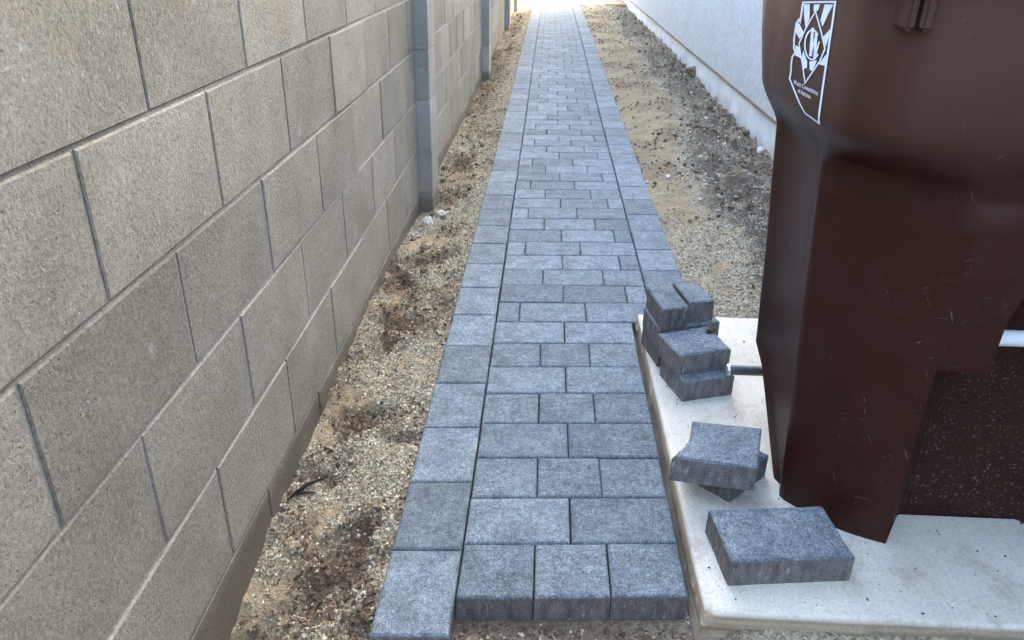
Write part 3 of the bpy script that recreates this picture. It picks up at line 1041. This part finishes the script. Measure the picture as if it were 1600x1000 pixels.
stroke([(183, 8), (300, 30), (418, 54), (405, 160), (366, 430), (330, 690), (297, 942), (188, 890), (128, 760), (68, 625), (78, 590), (84, 500), (92, 445), (118, 410), (106, 370), (108, 290), (118, 235), (128, 168), (150, 140), (160, 165), (172, 80)], 14, True)
for p in ([(187, 22), (237, 34), (234, 150), (202, 215), (192, 130)], [(268, 42), (312, 51), (302, 88), (285, 100), (264, 92)], [(346, 58), (404, 70), (370, 135), (330, 222), (316, 170)],
          [(132, 168), (150, 172), (186, 246), (176, 272), (152, 302), (122, 240)], [(118, 348), (156, 372), (172, 440), (178, 490), (158, 452), (116, 434)],
          [(386, 242), (374, 305), (352, 372), (332, 300)], [(352, 432), (364, 440), (346, 512), (300, 500), (330, 462)],
          [(184, 395), (200, 440), (216, 482), (214, 532), (184, 542), (168, 470)], [(232, 482), (290, 470), (276, 510), (254, 556), (236, 544)]):
    poly(p)
stroke([(280, 98), (205, 222), (150, 338), (176, 490), (200, 652), (310, 480), (348, 388), (325, 270)], 10, True)
ce = [(250 + 56 * math.cos(a) + 6, 352 + 114 * math.sin(a)) for a in [math.radians(-38 - i * 284 / 22) for i in range(23)]]
stroke(ce, 12, lift=.0016)
for a, b_, w in (((263, 222), (246, 440), 22), ((246, 440), (290, 262), 10), ((290, 262), (276, 462), 20), ((276, 462), (312, 330), 10)):
    stroke([a, b_], w, lift=.0019)
eme = bm_mesh('emblem', bm, M['print'])
emb = link('emblem', eme, cart)


def lettering(body_txt, small, px, py, wpx):
    cu = bpy.data.curves.new('lettering', 'FONT'); cu.body = body_txt; cu.align_x = 'CENTER'
    cu.size = 1; cu.small_caps_scale = .72; cu.resolution_u = 2; cu.offset = .012
    for i, ch_ in enumerate(body_txt):
        if i in small: cu.body_format[i].use_small_caps = True
    o = bpy.data.objects.new('lettering_curve', cu)
    C.objects.link(o)
    dg = bpy.context.evaluated_depsgraph_get(); dg.update()
    me = bpy.data.meshes.new_from_object(o.evaluated_get(dg))
    bpy.data.objects.remove(o)
    xs_ = [v.co.x for v in me.vertices]; wd = max(xs_) - min(xs_)
    s_ = wpx / wd
    # text runs along the printed baseline: px right, py slightly down, letters upright
    for v in me.vertices:
        tx, ty = v.co.x * s_, v.co.y * s_ * .95
        v.co = em(px + tx + ty * .25, py + tx * .36 - ty * 2.3, .0016)
    me.materials.clear(); me.materials.append(M['print'])
    return link('lettering', me, emb)


lettering('Waste Connections', [i for i in range(17) if i not in (0, 6)], 203, 702, 194)
lettering('of Arizona', range(4, 10), 192, 752, 104)

# ------------------------------------------------------------------ gravel, clods, small things


def scatter(name, n, xr, yr, dens, size, cols, seed, flat=.7, keep=None):
    g_ = np.random.default_rng(seed)
    x = g_.uniform(*xr, n * 3); y = yr[0] + (yr[1] - yr[0]) * g_.random(n * 3) ** 1.7
    z, mo, gv, gy = ground_parts(x, y)
    pr_ = dens(x, y, mo, gv, gy)
    k = g_.random(len(x)) < pr_
    if keep is not None: k &= keep(x, y)
    x, y, z = x[k][:n], y[k][:n], z[k][:n]
    N = len(x)
    s = size[0] + (size[1] - size[0]) * g_.random(N) ** 3
    base = np.array([(1, 0, 0), (-1, 0, 0), (0, 1, 0), (0, -1, 0), (0, 0, 1), (0, 0, -1)], float)
    tri = np.array([(0, 2, 4), (2, 1, 4), (1, 3, 4), (3, 0, 4), (2, 0, 5), (1, 2, 5), (3, 1, 5), (0, 3, 5)])
    v = base[None] + g_.uniform(-.38, .38, (N, 6, 3))
    a = g_.uniform(0, 2 * np.pi, N); b = g_.uniform(-.9, .9, N)
    ca, sa, cb, sb = np.cos(a), np.sin(a), np.cos(b), np.sin(b)
    v = v * np.stack([np.ones(N), g_.uniform(.6, 1, N), g_.uniform(.45, .9, N) * flat / .7], 1)[:, None]
    vx = v[..., 0] * cb[:, None] + v[..., 2] * sb[:, None]; vz = -v[..., 0] * sb[:, None] + v[..., 2] * cb[:, None]
    v = np.stack([vx * ca[:, None] - v[..., 1] * sa[:, None], vx * sa[:, None] + v[..., 1] * ca[:, None], vz], -1)
    v = v * s[:, None, None] + np.stack([x, y, z + s * .30], 1)[:, None]
    f = tri[None] + (np.arange(N) * 6)[:, None, None]
    me = np_mesh(name, v.reshape(-1, 3), f.reshape(-1, 3), M['gravel'], False)
    cols = np.array(cols); ci = g_.integers(0, len(cols), N)
    c = np.clip(cols[ci] * g_.uniform(.75, 1.2, (N, 1)), 0, .85)
    ca_ = me.attributes.new('col', 'FLOAT_COLOR', 'POINT')
    ca_.data.foreach_set('color', np.repeat(np.concatenate([c, np.ones((N, 1))], 1), 6, 0).astype(np.float32).ravel())
    o = link(name, me)
    tag(o, kind='stuff')
    return o


CREAM = [(.66, .59, .41), (.56, .475, .31), (.42, .335, .20), (.72, .665, .51), (.33, .26, .155), (.48, .42, .29), (.24, .17, .10)]
GREY = [(.48, .42, .325), (.36, .305, .23), (.58, .525, .43), (.26, .21, .155), (.42, .34, .235), (.2, .155, .11)]
SOIL = [(.17, .115, .07), (.23, .16, .10), (.30, .22, .145), (.14, .095, .06)]
strip = lambda x, y: (x < PL - .003) & (x > WX + .002)
tag(scatter('gravel', 62000, (WX, PL), (.7, 4.6), lambda x, y, mo, gv, gy: .06 + .94 * gv, (.0011, .0056), CREAM, 1, keep=strip),
    'pale crushed gravel along the foot of the block wall beside the path', 'gravel')
tag(scatter('gravel', 13000, (WX, PL), (4.4, 13.5), lambda x, y, mo, gv, gy: .15 + .7 * gv, (.002, .008), CREAM, 2, keep=strip),
    'gravel and grit in the far part of the strip beside the block wall', 'gravel')
tag(scatter('soil_crumbs', 9000, (WX, PL), (.75, 9), lambda x, y, mo, gv, gy: mo, (.002, .010), SOIL, 3, keep=strip),
    'dark damp soil crumbs in the strip beside the block wall', 'soil')
right = lambda x, y: (x > PR + .004) & (x < HX - .01) & (y > 2.24)
tag(scatter('gravel', 46000, (PR, HX), (2.24, 9.5), lambda x, y, mo, gv, gy: .05 + .95 * gv, (.0014, .0065), GREY + CREAM[:4], 4, keep=right),
    'grey and cream gravel in the dirt strip beside the stucco house', 'gravel')
tag(scatter('soil_crumbs', 9000, (PR, HX), (2.3, 14), lambda x, y, mo, gv, gy: np.clip(mo * .9 + gy * .35, 0, 1), (.003, .016), SOIL + GREY[1:4], 5, keep=right),
    'dark soil clods and crumbs near the foot of the stucco house', 'soil')
tag(scatter('gravel', 9000, (-.14, 1.4), (.72, 1.05), lambda x, y, mo, gv, gy: .25 + .6 * gv, (.0012, .0055), CREAM, 6, keep=lambda x, y: (y < 1.0) | (x < .29)),
    'gravel on the bare soil in front of the first pavers and the slab', 'gravel')
tag(scatter('soil_crumbs', 2500, (-.14, .30), (.75, 1.05), lambda x, y, mo, gv, gy: .9 + 0 * x, (.002, .010), SOIL, 16),
    'brown soil crumbs in front of the first row of pavers', 'soil')
tag(scatter('gravel', 1400, (.298, .312), (1.06, 2.22), lambda x, y, mo, gv, gy: x * 0 + 1, (.0012, .004), GREY, 8),
    'gravel in the narrow gap between the path and the slab', 'gravel')


def slab_grit():
    g_ = np.random.default_rng(21)
    N = 1300
    x = g_.uniform(.34, 1.38, N); y = SY0 + .02 + (1.15) * g_.random(N) ** 1.4
    s = .0005 + .0030 * g_.random(N) ** 5
    base = np.array([(1, 0, 0), (-1, 0, 0), (0, 1, 0), (0, -1, 0), (0, 0, 1), (0, 0, -1)], float)
    tri = np.array([(0, 2, 4), (2, 1, 4), (1, 3, 4), (3, 0, 4), (2, 0, 5), (1, 2, 5), (3, 1, 5), (0, 3, 5)])
    v = (base[None] + g_.uniform(-.35, .35, (N, 6, 3))) * s[:, None, None] + np.stack([x, y, np.full(N, SZ) + s * .5], 1)[:, None]
    me = np_mesh('grit', v.reshape(-1, 3), (tri[None] + (np.arange(N) * 6)[:, None, None]).reshape(-1, 3), M['gravel'])
    cc = np.array(CREAM + SOIL)[g_.integers(0, len(CREAM) + len(SOIL), N)]
    a = me.attributes.new('col', 'FLOAT_COLOR', 'POINT')
    a.data.foreach_set('color', np.repeat(np.concatenate([cc, np.ones((N, 1))], 1), 6, 0).astype(np.float32).ravel())
    tag(link('grit', me), 'loose grit and crumbs scattered over the concrete slab', 'grit', kind='stuff')


slab_grit()


def gz_at(x, y): return float(ground_parts(np.array([x]), np.array([y]))[0][0])


def stone(name, x, y, r, mat, label, cat, seed, group=None, sq=(1, 1, 1)):
    rr = random.Random(seed)
    bm = bmesh.new(); bmesh.ops.create_icosphere(bm, subdivisions=3, radius=1)
    offs = Vector((rr.uniform(0, 50), rr.uniform(0, 50), rr.uniform(0, 50)))
    from mathutils import noise as mn
    for v_ in bm.verts:
        n_ = mn.noise(v_.co * 1.3 + offs) * .45 + mn.noise(v_.co * 3.5 + offs) * .22
        v_.co = v_.co * (r * (1 + n_)); v_.co.x *= sq[0]; v_.co.y *= sq[1]; v_.co.z *= sq[2]
    me = bm_mesh(name, bm, mat, angle=25)
    o = link(name, me, None, (x, y, gz_at(x, y) + r * sq[2] * .45)); tag(o, label, cat, group)
    return o


stone('stone', -.515, 3.30, .027, M['stone'], 'pale stone on the soil just in front of the nearest pilaster', 'stone', 3, 'pale stones by the wall', (1, 1, .8))
stone('stone', -.468, 3.43, .023, M['stone'], 'pale stone on the soil right beside the foot of the nearest pilaster', 'stone', 4, 'pale stones by the wall', (1.1, 1, .7))
stone('stone', 1.355, 4.92, .032, M['stone'], 'grey stone against the house stem wall next to the cart', 'stone', 9, None, (.9, 1.3, .8))
stone('soil_clod', 1.36, 7.75, .085, M['clod'], 'heap of dark clods against the stem wall halfway along the house', 'clod', 12, None, (.7, 1.4, .8))
from mathutils import noise as mnoise
for side in (0, 1):                                     # loose lumps of soil along both footings
    g_ = random.Random(5 + side)
    bm = bmesh.new()
    for i in range(300):
        y = 1.2 + 12 * g_.random() ** 1.6 if side == 0 else 2.6 + 11 * g_.random() ** 1.4
        x = g_.uniform(WX + .02, -.36) if side == 0 else HX - .02 - .42 * g_.random() ** 1.3
        if side == 0 and y < 2.6: continue
        r_2 = (.005 + .014 * g_.random() ** 3) if side == 0 else (.006 + .022 * g_.random() ** 3)
        n0 = len(bm.verts)
        bmesh.ops.create_icosphere(bm, subdivisions=2, radius=1)
        bm.verts.ensure_lookup_table()
        of = Vector((i * 3.7, i * 1.3, side * 9))
        zg = gz_at(x, y) + r_2 * .3
        for v_ in bm.verts[n0:]:
            k = r_2 * (1 + .5 * mnoise.noise(v_.co * 1.4 + of) + .25 * mnoise.noise(v_.co * 4 + of))
            v_.co = Vector((x + v_.co.x * k, y + v_.co.y * k, zg + v_.co.z * k * .75))
    tag(link('soil_clods', bm_mesh('soil_clods', bm, M['clod']), None),
        'lumps of brown soil strewn along the foot of the house' if side else 'lumps of brown soil strewn along the foot of the block wall', 'soil', kind='stuff')

bm = bmesh.new()                                        # black twig by the wall
tz = gz_at(-.54, 1.43) + .012
bm_tube(bm, [(-.572, 1.405, tz - .006), (-.552, 1.425, tz + .006), (-.530, 1.447, tz + .012), (-.500, 1.462, tz + .016)], [.0025, .0045, .0038, .0015], 7)
bm_tube(bm, [(-.548, 1.428, tz + .006), (-.542, 1.452, tz + .006), (-.522, 1.470, tz + .002)], [.0035, .003, .001], 6)
bm_tube(bm, [(-.560, 1.42, tz), (-.535, 1.424, tz + .002), (-.512, 1.436, tz - .004)], [.0035, .0028, .001], 6)
bmesh.ops.translate(bm, vec=(.54, -1.43, -tz), verts=bm.verts[:])
tag(link('twig', bm_mesh('twig', bm, M['twig'], angle=50), None, (-.54, 1.43, tz)), 'short black forked twig lying at the foot of the block wall', 'twig')

bm = bmesh.new()                                        # curled dry leaf on the paver pile
rl = random.Random(2)
for k in range(4):
    cx_, cy2, a = rl.uniform(-.012, .012), rl.uniform(-.005, .005), rl.uniform(0, 6.28)
    L_, w_ = rl.uniform(.010, .018), rl.uniform(.004, .007)
    vs = []
    for j in range(6):
        u_ = j / 5; wd = w_ * math.sin(math.pi * min(max(u_, .05), .95)); zc = .003 + .005 * math.sin(u_ * 3.0 + k)
        for sgn in (-1, 0, 1):
            px_, py_ = (u_ - .5) * 2 * L_, sgn * wd
            vs.append(bm.verts.new((cx_ + px_ * math.cos(a) - py_ * math.sin(a), cy2 + px_ * math.sin(a) + py_ * math.cos(a), zc + (abs(sgn) * .003))))
    for j in range(5):
        for s_ in range(2):
            bm.faces.new((vs[j * 3 + s_], vs[j * 3 + s_ + 1], vs[j * 3 + 3 + s_ + 1], vs[j * 3 + 3 + s_]))
tag(link('dry_leaf', bm_mesh('dry_leaf', bm, M['leaf'], smooth=True), None, (.456, 1.885, .1456)), 'small curled brown dry leaf lying on the front pile of pavers', 'leaf')
